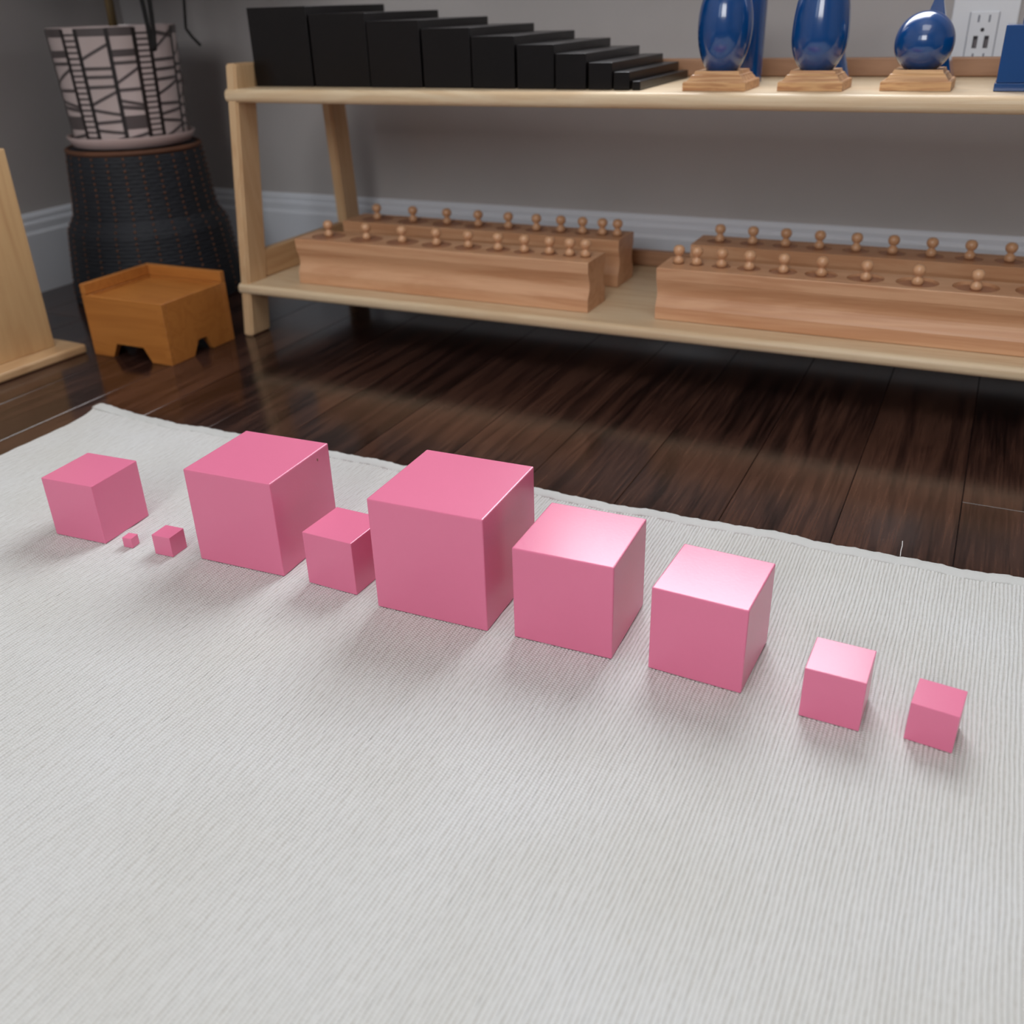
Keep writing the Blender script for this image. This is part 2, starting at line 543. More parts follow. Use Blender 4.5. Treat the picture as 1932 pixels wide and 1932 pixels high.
def build_rug():
    P = 0.003
    n = int((RX1 - RX0) / P)
    us = np.array([-0.97, -0.78, -0.42, 0.0, 0.42, 0.78])
    base = RX0 + (np.arange(n)[:, None] + 0.5) * P
    cols = (base + us[None, :] * P / 2).ravel()
    u = np.tile(us, n)
    ribid = np.repeat(np.arange(n), 6)
    rows = np.concatenate([np.linspace(RYB - HEM + 0.001, -0.95, 92), np.linspace(-0.95, RYF, 28)[1:]])
    X, Y = np.meshgrid(cols, rows)
    U = np.tile(u, (len(rows), 1))
    R = np.tile(ribid, (len(rows), 1))
    # ribs wander a little, independently and in bands
    band = np.zeros_like(X)
    for k in range(14):
        kx, ky = RNG.uniform(8, 90), RNG.uniform(8, 55)
        band += RNG.uniform(0.3, 1) * np.sin(kx * X + ky * Y + RNG.uniform(0, 6.28)) / 7
    a1, a2 = RNG.uniform(0, 6.28, n), RNG.uniform(0, 6.28, n)
    own = np.sin(Y * 75 + a1[R]) * 0.6 + np.sin(Y * 160 + a2[R]) * 0.4
    wid = RNG.uniform(0.72, 1.08, n)
    Xd = X + 0.0011 * band + 0.00042 * own
    prof = 1 - np.sqrt(np.clip(1 - (U * 0.985) ** 2, 0, 1))
    depth = 0.00115 * wid[R] * (1 + 0.15 * np.sin(Y * 120 + a2[R]))
    Z = RZ - depth * prof + 0.00022 * np.sin(Y * 210 + a1[R]) - 0.0002
    Z += rug_lift(X, Y)
    Yd = Y + edge_wave(X) * np.clip(1 - (RYB - Y) / 0.1, 0, 1)
    nr, nc = X.shape
    V = np.stack([Xd, Yd, Z], -1).reshape(-1, 3)
    # left edge folds down to the floor
    skirt = np.stack([Xd[:, 0] - 0.0006, Yd[:, 0], np.maximum(Z[:, 0] - 0.0033, 0.0003)], -1)
    V = np.concatenate([V, skirt])
    i = np.arange(nr - 1)[:, None] * nc + np.arange(nc - 1)[None, :]
    F = np.stack([i, i + nc, i + nc + 1, i + 1], -1).reshape(-1, 4)
    s = nr * nc + np.arange(nr - 1)
    j = np.arange(nr - 1) * nc
    F2 = np.stack([s, s + 1, j + nc, j], -1)
    F = np.concatenate([F, F2])
    me = bpy.data.meshes.new('ribbed_weave')
    me.vertices.add(len(V))
    me.vertices.foreach_set('co', V.astype(np.float32).ravel())
    me.loops.add(len(F) * 4)
    me.loops.foreach_set('vertex_index', F.astype(np.int32).ravel())
    me.polygons.add(len(F))
    me.polygons.foreach_set('loop_start', (np.arange(len(F)) * 4).astype(np.int32))
    me.polygons.foreach_set('use_smooth', np.ones(len(F), dtype=bool))
    me.update(calc_edges=True)
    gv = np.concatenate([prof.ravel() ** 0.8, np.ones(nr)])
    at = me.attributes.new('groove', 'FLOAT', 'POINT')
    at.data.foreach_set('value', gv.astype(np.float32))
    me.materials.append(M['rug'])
    o = bpy.data.objects.new('ribbed_weave', me)
    o['kind'] = 'stuff'
    link(o, rug)
    # folded white hem along the far edge
    xs = np.arange(RX0 - 0.0008, RX1, 0.004)
    sec = [(-HEM - 0.0005, 0.0002), (-HEM - 0.0005, 0.0036), (-HEM + 0.001, 0.0044), (-0.010, 0.0046), (-0.004, 0.0044), (-0.0008, 0.0034), (0.0, 0.0020), (-0.0006, 0.0002)]
    bm = bmesh.new()
    prev = None
    for xx in xs:
        ew, lf = float(edge_wave(np.array(xx))), float(rug_lift(np.array(xx), np.array(RYB - 0.004)))
        puck = 0.00035 * math.sin(xx * 260) + 0.0003 * math.sin(xx * 610 + 1)
        ring = [bm.verts.new((xx, RYB + ew + a, lf + b + (puck if b > 0.003 else 0))) for a, b in sec]
        if prev:
            for q in range(len(sec)):
                q2 = (q + 1) % len(sec)
                bm.faces.new((prev[q], prev[q2], ring[q2], ring[q]))
        else:
            bm.faces.new(ring)
        prev = ring
    bm.faces.new(prev)
    h = from_bm('hem', bm, M['hem'], rug, smooth=True)
    h['label'] = 'white folded hem along the far edge'
    th = tube_bm([(0.9871, -0.3190, 0.0035), (0.9866, -0.3115, 0.0050), (0.9868, -0.3040, 0.0062), (0.9862, -0.2990, 0.0080)], 0.00035, 5)
    t2 = from_bm('loose_thread', th, M['thread'], rug)
    t2['label'] = 'white loose thread end'
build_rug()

# ------------------------------------------------------------------ pink cubes
CUBES = [  # size, near corner x, y, turn (deg), label
    (0.06, 0.3115, -0.5789, 3.71, 'pink cube at the far left end of the row on the rug'),
    (0.01, 0.3416, -0.5750, 6.48, 'tiniest pink cube, right beside the leftmost pink cube'),
    (0.02, 0.3887, -0.5730, 3.77, 'second tiniest pink cube, between the tiniest one and a very large cube'),
    (0.09, 0.5042, -0.5608, 2.67, 'second largest pink cube, with a chipped nick near its upper right corner'),
    (0.05, 0.5800, -0.5611, -1.39, 'middle sized pink cube wedged between the two largest cubes'),
    (0.10, 0.7055, -0.5652, 1.75, 'largest pink cube, in the middle of the row'),
    (0.08, 0.8077, -0.5609, 1.44, 'pink cube with shining top directly right of the largest cube'),
    (0.07, 0.9056, -0.5628, -2.64, 'pink cube with shining top standing clear, third from the right end'),
    (0.04, 0.9870, -0.5711, -1.60, 'small pink cube with a near white shining top, second from right'),
    (0.03, 1.0446, -0.5693, -5.62, 'small pink cube with matt dull top at the right end'),
]
for s, cx, cy, a, lab in CUBES:
    a = math.radians(a)
    # centre from the near (front right) corner
    ux, uy = math.cos(a), math.sin(a)
    px, py = cx - ux * s / 2 - uy * s / 2, cy - uy * s / 2 + ux * s / 2
    bm = bmesh.new()
    h = s / 2
    add_box(bm, -h, h, -h, h, 0, s, max(0.0004, min(0.0011, s * 0.014)), 2)
    o = from_bm('pink_cube', bm, M['pink'], loc=(px, py, RZ))
    o.rotation_euler = (0, 0, a)
    tag(o, lab, 'cube', 'pink cubes in a row on the rug')
    if s == 0.09:
        bm = bmesh.new()
        vs = [bm.verts.new(p) for p in ((h + 0.00015, 0.0250, 0.0832), (h + 0.00015, 0.0268, 0.0824), (h + 0.00015, 0.0262, 0.0800), (h + 0.00015, 0.0248, 0.0812))]
        v2 = [bm.verts.new((h - 0.0006, v.co.y, v.co.z)) for v in vs]
        bm.faces.new(vs)
        for i in range(4):
            bm.faces.new((vs[i], v2[i], v2[(i + 1) % 4], vs[(i + 1) % 4]))
        c = from_bm('chip', bm, M['bare_wood'], o)
        c['label'] = 'small chip of bare wood'

# ------------------------------------------------------------------ low shelf
ZT, TT, ZB, TB = 0.3454, 0.0178, 0.0783, 0.0156
LEAN, RLEAN, LW, LD, RV = 0.1317, 0.0528, 0.0173, 0.0446, 0.3263
SX1 = 1.30
shelf = empty('low_shelf', 'low pale pine two tier shelf with slanted legs against the grey wall', 'shelf', (0, 0, 0))
def leg(x0, y0, slope, zt, name='leg'):
    bm = bmesh.new()
    vs = []
    for z in (0.0, zt):
        for (dx, dy) in ((0, 0), (LW, 0), (LW, LD), (0, LD)):
            vs.append(bm.verts.new((x0 + dx, y0 + slope * z + dy, z)))
    for f in ((3, 2, 1, 0), (4, 5, 6, 7), (0, 1, 5, 4), (1, 2, 6, 5), (2, 3, 7, 6), (3, 0, 4, 7)):
        bm.faces.new([vs[i] for i in f])
    bmesh.ops.bevel(bm, geom=list(bm.edges), offset=0.0025, segments=3, affect='EDGES')
    return from_bm(name, bm, M['pine_z'], shelf)
ZPOST = 0.3775
ZU, ZL = ZT + 0.0003, ZB + 0.0003     # where things rest on the boards
for x0 in (0.0, SX1 - LW):
    leg(x0, 0.0, LEAN, ZPOST)
    leg(x0, RV - LD, -RLEAN, ZPOST)
def board(name, z1, t, y0, y1):
    bm = bmesh.new()
    n = 6
    r = t * 0.42
    prof = [(y1, z1 - t), (y1, z1)]
    for k in range(n + 1):
        a = PI / 2 * k / n
        prof.append((y0 + r - r * math.sin(a), z1 - r + r * math.cos(a)))
    for k in range(n + 1):
        a = PI / 2 * k / n
        prof.append((y0 + r - r * math.cos(a), z1 - t + r - r * math.sin(a)))
    prism_y_bm(prof, -0.0012, SX1 + 0.0012, bm)
    o = from_bm(name, bm, M['pine_x'], shelf)
    return o
top_y0, top_y1 = LEAN * ZT - 0.004, RV - RLEAN * ZT - 0.001
low_y0, low_y1 = LEAN * ZB - 0.004, RV - RLEAN * ZB - 0.001
board('upper_board', ZT, TT, top_y0, top_y1)
board('lower_board', ZB, TB, low_y0, low_y1)
for z, y1, h in ((ZT, top_y1, 0.0225), (ZB, low_y1, 0.0235)):
    box('back_rail', LW + 0.0005, SX1 - LW - 0.0005, y1 - 0.013, y1 - 0.001, z + 0.0003, z + h, M['rail'], shelf, 0.002, 2)
for z, h in ((ZT, 0.0315), (ZB, 0.0415)):
    ya = LD + LEAN * z + 0.002
    yb = RV - LD - RLEAN * (z + h) - 0.002
    for x0 in (0.002, SX1 - LW + 0.001):
        box('side_rail', x0, x0 + LW - 0.003, ya, yb, z + 0.0003, z + h, M['pine_y'], shelf, 0.002, 2)

# ------------------------------------------------------------------ stepped black prisms
ORD = ['thickest black prism, at the left end of the stepped row', 'second thickest black prism, next to the tallest on the shelf',
       'third thickest black prism from the left of the stepped row', 'fourth thickest black prism, left of the middle of the stepped row',
       'black prism fifth in height, just left of the middle of the row', 'black prism sixth in height, just right of the middle of the row',
       'fourth thinnest black prism in the stepped row', 'third thinnest black prism in the stepped row',
       'second thinnest black prism, beside the thinnest one', 'thinnest black prism, lowest step at the right end nearest the wooden stand']
sx, GAP = 0.0195, 0.0037
for k in range(10, 0, -1):
    w = k / 100
    bm = bmesh.new()
    add_box(bm, 0, w, 0, 0.2, 0, w, 0.0008, 2)
    i = 10 - k
    o = from_bm('black_prism', bm, M['black_stain'], loc=(sx, 0.0885 - 0.0020 * i + (0.0015 if i % 2 else 0), ZU))
    tag(o, ORD[i], 'prism', 'black stair prisms on the upper board')
    sx += w + GAP

# ------------------------------------------------------------------ blue solids
def stand(cx, cy, w, h, label):
    bm = bmesh.new()
    a = w / 2
    prof = [(a, 0.0), (a, 0.0085), (a - 0.0012, 0.0098), (a - 0.0035, 0.0098), (a - 0.0075, 0.0150), (a - 0.0075, 0.0158), (a - 0.0098, 0.0168), (a - 0.0112, h)]
    rings = [[bm.verts.new((sx_ * r, sy_ * r, z)) for sx_, sy_ in ((-1, -1), (1, -1), (1, 1), (-1, 1))] for r, z in prof]
    for p, q in zip(rings[:-1], rings[1:]):
        for i in range(4):
            bm.faces.new((p[i], p[(i + 1) % 4], q[(i + 1) % 4], q[i]))
    bm.faces.new(list(reversed(rings[0])))
    # dished top that holds the solid
    c = [bm.verts.new((0.014 * math.cos(t), 0.014 * math.sin(t), h - 0.002)) for t in [PI / 4 * 5 + 2 * PI * i / 4 for i in range(4)]]
    for i in range(4):
        bm.faces.new((rings[-1][i], rings[-1][(i + 1) % 4], c[(i + 1) % 4], c[i]))
    bm.faces.new(c)
    o = from_bm('wooden_stand', bm, M['stand'], loc=(cx, cy, ZU))
    return tag(o, label, 'stand', 'stepped wooden stands on the upper board')
SH = 0.0203
EL, OV, SPH = (0.6917, 0.1055), (0.798, 0.112), (0.907, 0.125)
stand(*EL, 0.073, SH, 'stepped wooden stand under the blue ellipsoid')
stand(*OV, 0.0705, SH, 'stepped wooden stand under the blue egg shape')
stand(*SPH, 0.072, SH, 'stepped wooden stand under the blue ball')
def solid(name, prof, x, y, z, label, seg=64, smooth=True):
    o = from_bm(name, lathe_bm(prof, seg), M['blue'], smooth=smooth, loc=(x, y, z))
    return tag(o, label, 'solid', 'blue geometric solids on the upper board')
def arc(r, b, a0, a1, n, zc):
    return [(max(r * math.cos(t), 0 if abs(abs(t) - PI / 2) < 1e-6 else 1e-7), zc + b * math.sin(t)) for t in [a0 + (a1 - a0) * i / n for i in range(n + 1)]]
zb = ZT + SH - 0.0012
el = arc(0.0312, 0.0567, -PI / 2, PI / 2, 36, 0.0)
solid('blue_ellipsoid', [(r if r > 1e-5 else 0, z) for r, z in el], EL[0], EL[1], 0.4118, 'blue glossy ellipsoid on a wooden stand, nearest the black stair')
ovp = arc(0.0309, 0.0425, -PI / 2, 0, 18, 0.0)[:-1] + arc(0.0309, 0.078, 0, PI / 2, 24, 0.0)
solid('blue_ovoid', [(r if r > 1e-5 else 0, z) for r, z in ovp], OV[0], OV[1], 0.4005, 'blue glossy egg shape on the middle wooden stand')
sp = arc(0.0310, 0.0310, -PI / 2, PI / 2, 32, 0.0)
solid('blue_sphere', [(r if r > 1e-5 else 0, z) for r, z in sp], SPH[0], SPH[1], 0.3917, 'blue glossy ball on a wooden stand beside the wall socket')

def smooth_by_angle(o, ang=0.6):
    for p in o.data.polygons:
        p.use_smooth = True
    try:
        o.data.set_sharp_from_angle(angle=ang)
    except Exception:
        pass
cyl = solid('blue_cylinder', [(0.0292, 0), (0.03, 0.0008), (0.03, 0.0992), (0.0292, 0.1)], 0.686, 0.204, ZU, 'tall blue cylinder standing behind the blue ellipsoid')
smooth_by_angle(cyl)
con = solid('blue_cone', [(0.030, 0), (0.0006, 0.0995), (0, 0.1)], 0.7935, 0.2035, ZU, 'blue cone mostly hidden behind the blue egg shape')
smooth_by_angle(con)
bm = bmesh.new()
hb = 0.029
vb = [bm.verts.new(p) for p in ((-hb, -hb, 0), (hb, -hb, 0), (hb, hb, 0), (-hb, hb, 0))]
ap = bm.verts.new((0, 0, 0.104))
for i in range(4):
    bm.faces.new((vb[i], vb[(i + 1) % 4], ap))
bm.faces.new(list(reversed(vb)))
bmesh.ops.bevel(bm, geom=list(bm.edges), offset=0.0006, segments=1, affect='EDGES')
tag(from_bm('blue_pyramid', bm, M['blue'], loc=(0.9095, 0.207, ZU)), 'blue pyramid whose point rises behind the blue ball', 'solid', 'blue geometric solids on the upper board')
bm = bmesh.new()
add_box(bm, 0, 0.062, 0, 0.062, 0, 0.0078, 0.0007, 2)
tag(from_bm('blue_base_plate', bm, M['blue'], loc=(0.9842, 0.0925, ZU)), 'thin blue square plate under the blue cube at the right', 'plate')
bm = bmesh.new()
add_box(bm, 0, 0.06, 0, 0.06, 0, 0.0545, 0.0009, 2)
tag(from_bm('blue_cube', bm, M['blue'], loc=(0.9856, 0.0935, ZU + 0.0080)), 'blue cube at the right picture edge on a thin blue plate', 'solid', 'blue geometric solids on the upper board')
bm = bmesh.new()
tri = [(0.0, 0.0), (0.06, 0.0), (0.03, 0.052)]
ta = [bm.verts.new((a, b, 0)) for a, b in tri]
tb = [bm.verts.new((a, b, 0.067)) for a, b in tri]
bm.faces.new(list(reversed(ta)))
bm.faces.new(tb)
for i in range(3):
    bm.faces.new((ta[i], ta[(i + 1) % 3], tb[(i + 1) % 3], tb[i]))
bmesh.ops.bevel(bm, geom=list(bm.edges), offset=0.0008, segments=2, affect='EDGES')
tag(from_bm('blue_triangular_prism', bm, M['blue'], loc=(0.9995, 0.196, ZU)), 'blue triangular prism just showing behind the blue cube', 'solid', 'blue geometric solids on the upper board')

# ------------------------------------------------------------------ cylinder blocks
BH, BD, BL = 0.0655, 0.064, 0.462
def block(x0, yf, holes, label):
    """holes: (local x, radius); front face moulded with a long finger groove"""
    root = empty('cylinder_block', label, 'block', (x0, yf, ZL), 0, 'wooden cylinder blocks on the lower board')
    prof = []
    zs = [0.0, 0.0008, 0.0165, 0.0195, 0.0230, 0.0270, 0.0305, 0.0345, 0.0385, 0.0425, 0.0465, 0.0510, 0.0645, BH]
    din = [0.0008, 0, 0, 0.0012, 0.0036, 0.0055, 0.0063, 0.0063, 0.0055, 0.0040, 0.0022, 0.0005, 0, 0.0009]
    front = [(d, z) for d, z in zip(din, zs)]
    back = [(BD - d, z) for d, z in zip(din, zs)]
    loop = front + list(reversed(back))
    bm = bmesh.new()
    a = [bm.verts.new((0, y, z)) for y, z in loop]
    b = [bm.verts.new((BL, y, z)) for y, z in loop]
    n = len(loop)
    nf = len(front)
    for i in range(n):
        j = (i + 1) % n
        if i == nf - 1:
            continue                     # the top is cut separately, with the holes
        bm.faces.new((a[i], a[j], b[j], b[i]))
    bm.faces.new(a)
    bm.faces.new(list(reversed(b)))
    # top with round holes
    y0, y1 = din[-1], BD - din[-1]
    pts = [Vector((0, y0)), Vector((BL, y0)), Vector((BL, y1)), Vector((0, y1))]
    edges = [(0, 1), (1, 2), (2, 3), (3, 0)]
    loops = []
    SEG = 36
    for hx, hr in holes:
        s = len(pts)
        for k in range(SEG):
            t = 2 * PI * k / SEG
            pts.append(Vector((hx + hr * math.cos(t), BD / 2 + hr * math.sin(t))))
        edges += [(s + k, s + (k + 1) % SEG) for k in range(SEG)]
        loops.append((s, hx, hr))
    vo, eo, fo, _, _, _ = delaunay_2d_cdt(pts, edges, [], 1, 1e-6)
    tv = [bm.verts.new((v.x, v.y, BH)) for v in vo]
    for f in fo:
        c = sum((vo[i] for i in f), Vector((0, 0))) / len(f)
        if any((c.x - hx) ** 2 + (c.y - BD / 2) ** 2 < (hr * 0.999) ** 2 for _, hx, hr in loops):
            continue
        bm.faces.new([tv[i] for i in f])
    for _, hx, hr in loops:
        rt = [bm.verts.new((hx + hr * math.cos(2 * PI * k / SEG), BD / 2 + hr * math.sin(2 * PI * k / SEG), BH)) for k in range(SEG)]
        rb = [bm.verts.new((v.co.x, v.co.y, BH - 0.038)) for v in rt]
        for k in range(SEG):
            f = bm.faces.new((rt[k], rb[k], rb[(k + 1) % SEG], rt[(k + 1) % SEG]))
        bm.faces.new(rb)
    bmesh.ops.remove_doubles(bm, verts=bm.verts, dist=1e-5)
    body = from_bm('body', bm, M['beech'], root)
    return root
KNOB = [(0.0040, 0.0), (0.0058, 0.0006), (0.0066, 0.0030), (0.0066, 0.0050), (0.0058, 0.0072), (0.0042, 0.0088), (0.0034, 0.0098),
        (0.0036, 0.0106), (0.0054, 0.0120), (0.0068, 0.0142), (0.0073, 0.0165), (0.0070, 0.0188), (0.0058, 0.0210), (0.0036, 0.0226), (0.0, 0.0233)]
_knob_me = None
def knobbed(x, y, z, r, label, group):
    global _knob_me
    root = empty('knobbed_cylinder', label, 'cylinder', (x, y, z), random.uniform(0, 6), group)
    bm = lathe_bm([(r * 0.98 - 0.0006, -0.0285), (r * 0.98 - 0.0003, -0.0280), (r * 0.98 - 0.0003, -0.0006), (r * 0.98 - 0.0009, 0.0)], 28)
    o = from_bm('cylinder', bm, M['beech_core'], root)
    smooth_by_angle(o)
    if _knob_me is None:
        k = from_bm('knob', lathe_bm(KNOB, 20), M['knob'], root, smooth=True)
        _knob_me = k.data
    else:
        link(bpy.data.objects.new('knob', _knob_me), root)
    return root
NTH = ['first', 'second', 'third', 'fourth', 'fifth', 'sixth', 'seventh', 'eighth', 'ninth', 'tenth']
def fill_block(x0, yf, xs, rs, sink, where, label):
    block(x0, yf, [(xx - x0, r) for xx, r in zip(xs, rs)], label)
    for i, (xx, r) in enumerate(zip(xs, rs)):
        knobbed(xx, yf + BD / 2, ZL + BH - sink[i], r, '%s knobbed cylinder from the left in the %s block' % (NTH[i].capitalize(), where),
                'knobbed cylinders in the %s block' % where)
fl = [0.1275, 0.1935, 0.254, 0.310, 0.3605, 0.4065, 0.446, 0.483, 0.512, 0.5345]
bl = [0.1265, 0.1925, 0.253, 0.307, 0.3575, 0.4035, 0.4425, 0.4765, 0.507, 0.530]
fr = [0.659, 0.6825, 0.714, 0.7485, 0.790, 0.835, 0.886, 0.943, 1.005, 1.070]
br = [0.6755, 0.7205, 0.7645, 0.8085, 0.855, 0.900, 0.946, 0.991, 1.036, 1.081]
down = [0.0250, 0.0240, 0.0232, 0.0212, 0.0188, 0.0166, 0.0142, 0.0118, 0.0094, 0.0074]
upr = [0.0074, 0.0094, 0.0118, 0.0142, 0.0168, 0.0190, 0.0212, 0.0236, 0.0248, 0.0250]
same = [0.0165] * 10
YF, YK = 0.0415, 0.1760
fill_block(0.0885, YF, fl, down, [0.0004] * 10, 'front left', 'beech cylinder block in front at the left of the lower board')
fill_block(0.0815, YK, bl, down, [0.0004] * 10, 'rear left', 'beech cylinder block behind the front left one on the lower board')
fill_block(0.6405, 0.0465, fr, upr, [0.0004, 0.0004, 0.0006, 0.0010, 0.0014, 0.0018, 0.0024, 0.0030, 0.0034, 0.0034], 'front right', 'beech cylinder block in front at the right with widening dark holes')
fill_block(0.6440, 0.1850, br, same, [0.0004] * 10, 'rear right', 'beech cylinder block at the rear right with evenly spaced knobs')

# ------------------------------------------------------------------ small honey box on four feet
bx = empty('step_box', 'small honey wood step box with cut-out feet on the floor beside the shelf leg', 'box', (-0.0763, -0.086, 0))
hx, hy, HB, TH = 0.0748, 0.067, 0.0885, 0.009
def apron(name, half, y, along_x, mat, top):
    """side panel with a trapezoid cut-out between the feet"""
    foot, nt, nz = half - 0.0375, half - 0.0265 - 0.0225, 0.0222
    poly = [(-half, 0), (-foot, 0), (-foot + 0.0115, nz), (foot - 0.0115, nz), (foot, 0), (half, 0), (half, top), (-half, top)]
    bm = bmesh.new()
    fa = [bm.verts.new((p, 0, q)) for p, q in poly]
    fb = [bm.verts.new((p, TH, q)) for p, q in poly]
    n = len(poly)
    bm.faces.new(fa)
    bm.faces.new(list(reversed(fb)))
    for i in range(n):
        bm.faces.new((fa[i], fb[i], fb[(i + 1) % n], fa[(i + 1) % n]))
    bmesh.ops.bevel(bm, geom=[e for e in bm.edges], offset=0.0007, segments=1, affect='EDGES')
    for v in bm.verts:
        if along_x:
            v.co.y += y
        else:
            v.co = Vector((y - v.co.y, v.co.x, v.co.z)) if y > 0 else Vector((y + v.co.y, v.co.x, v.co.z))
    return from_bm(name, bm, mat, bx)
foot_half = hx
apron('side_panel', hx, -hy, True, M['honey'], HB)
apron('side_panel', hx, hy - TH, True, M['honey'], HB)
apron('side_panel', hy - TH - 0.0002, hx, False, M['honey'], HB)
apron('side_panel', hy - TH - 0.0002, -hx, False, M['honey'], HB)
box('tray_top', -hx + TH + 0.0003, hx - TH - 0.0003, -hy + TH + 0.0003, hy - TH - 0.0003, HB - 0.010, HB - 0.0035, M['honey'], bx, 0.0005, 1)
box('rim', -hx, hx, hy - TH, hy, HB + 0.0002, 0.1045, M['honey'], bx, 0.0012, 2)
box('rim', -hx, -hx + TH, -hy, hy - TH - 0.0003, HB + 0.0002, 0.1045, M['honey'], bx, 0.0012, 2)
# box joints at the near corner show as small end-grain squares
for k in range(5):
    z = 0.012 + k * 0.015
    box('finger_joint', hx - 0.009, hx + 0.0003, -hy - 0.0003, -hy + 0.004, z, z + 0.0075, M['honey'], bx, 0.0003, 1)

# ------------------------------------------------------------------ upright wooden panel at the left
pn = empty('upright_panel', 'pale knotty pine panel standing upright on a base board at the left edge', 'stand', (-0.203, -0.176, 0), math.radians(-3.0))
bm = bmesh.new()
add_box(bm, -0.016, 0.0, -0.60, 0.0, 0.0135, 0.2885, 0.0012, 2)
from_bm('panel', bm, M['panel'], pn)
bm = bmesh.new()
add_box(bm, -0.060, 0.0335, -0.63, 0.0275, 0.0, 0.0135, 0.0035, 3)
from_bm('base_board', bm, M['pine_y'], pn)

# ------------------------------------------------------------------ woven stool, saucer, pot and plant
PX, PY = -0.322, 0.168
bk = empty('woven_stool', 'dark navy woven stool with rust stitching in the corner', 'stool', (PX, PY, 0))
def stool_r(z):
    pts = [(0.0, 0.146), (0.02, 0.146), (0.06, 0.1415), (0.095, 0.1375), (0.118, 0.1345), (0.130, 0.1285), (0.142, 0.1205), (0.17, 0.1165), (0.20, 0.1140), (0.235, 0.1105), (0.247, 0.1075)]
    for (a, ra), (b, rb) in zip(pts[:-1], pts[1:]):
        if z <= b:
            return ra + (rb - ra) * (z - a) / (b - a)
    return pts[-1][1]
ZS = 0.2475
NST = 26
bm = bmesh.new()
seg = NST * 6
nrow = 120
rings = []
for i in range(nrow + 1):
    z = ZS * i / nrow
    rowi = int(z / 0.0062)
    ph = (z / 0.0062) % 1.0
    bulge = math.sin(PI * ph)
    ring = []
    for k in range(seg):
        th = 2 * PI * k / seg
        cell = (k / 6.0 + (0.5 if rowi % 2 else 0.0)) % 1.0
        r = stool_r(z) - 0.0022 + 0.0022 * bulge * (0.55 + 0.45 * math.sin(PI * cell))
        ring.append(bm.verts.new((r * math.cos(th), r * math.sin(th), z)))
    rings.append(ring)
for p, q in zip(rings[:-1], rings[1:]):
    for k in range(seg):
        bm.faces.new((p[k], p[(k + 1) % seg], q[(k + 1) % seg], q[k]))
bm.faces.new(list(reversed(rings[0])))
bm.faces.new(rings[-1])
from_bm('woven_body', bm, M['strand'], bk, smooth=True)
bm = bmesh.new()
for k in range(NST):
    th = 2 * PI * k / NST
    z = 0.008
    i = 0
    while z < 0.240:
        r = stool_r(z)
        c = Vector((r * math.cos(th), r * math.sin(th), z))
        radial = Vector((math.cos(th), math.sin(th), 0))
        tang = Vector((-math.sin(th), math.cos(th), 0))
        a, b, cc = 0.0022, 0.0013, 0.0027
        p = [c + tang * a, c - tang * a, c + radial * b, c - radial * b, c + Vector((0, 0, cc)), c - Vector((0, 0, cc))]
        vv = [bm.verts.new(t) for t in p]
        for f in ((0, 2, 4), (2, 1, 4), (1, 3, 4), (3, 0, 4), (2, 0, 5), (1, 2, 5), (3, 1, 5), (0, 3, 5)):
            bm.faces.new([vv[t] for t in f])
        z += 0.0092
        i += 1
st = from_bm('stitching', bm, M['stitch'], bk, smooth=True)
st['kind'] = 'stuff'
st['label'] = 'rust brown stitches in upright lines'
bm = bmesh.new()
R, r_ = 0.1065, 0.0042
for i in range(72):
    for j in range(8):
        a, b = 2 * PI * i / 72, 2 * PI * j / 8
        bm.verts.new(((R + r_ * math.cos(b)) * math.cos(a), (R + r_ * math.cos(b)) * math.sin(a), 0.2455 + r_ * math.sin(b)))
bm.verts.ensure_lookup_table()
for i in range(72):
    for j in range(8):
        i2, j2 = (i + 1) % 72, (j + 1) % 8
        bm.faces.new((bm.verts[i * 8 + j], bm.verts[i2 * 8 + j], bm.verts[i2 * 8 + j2], bm.verts[i * 8 + j2]))
rimo = from_bm('top_rim', bm, M['rim'], bk, smooth=True)
rimo['label'] = 'brown bound rim'

sau = from_bm('saucer', lathe_bm([(0.090, 0.0), (0.094, 0.001), (0.1025, 0.0155), (0.1025, 0.0175), (0.0995, 0.0175), (0.0945, 0.006), (0.0, 0.005)], 64), M['saucer'], smooth=True, loc=(PX, PY, 0.2503))
smooth_by_angle(sau, 0.9)
tag(sau, 'pale pinkish saucer under the patterned plant pot', 'saucer')

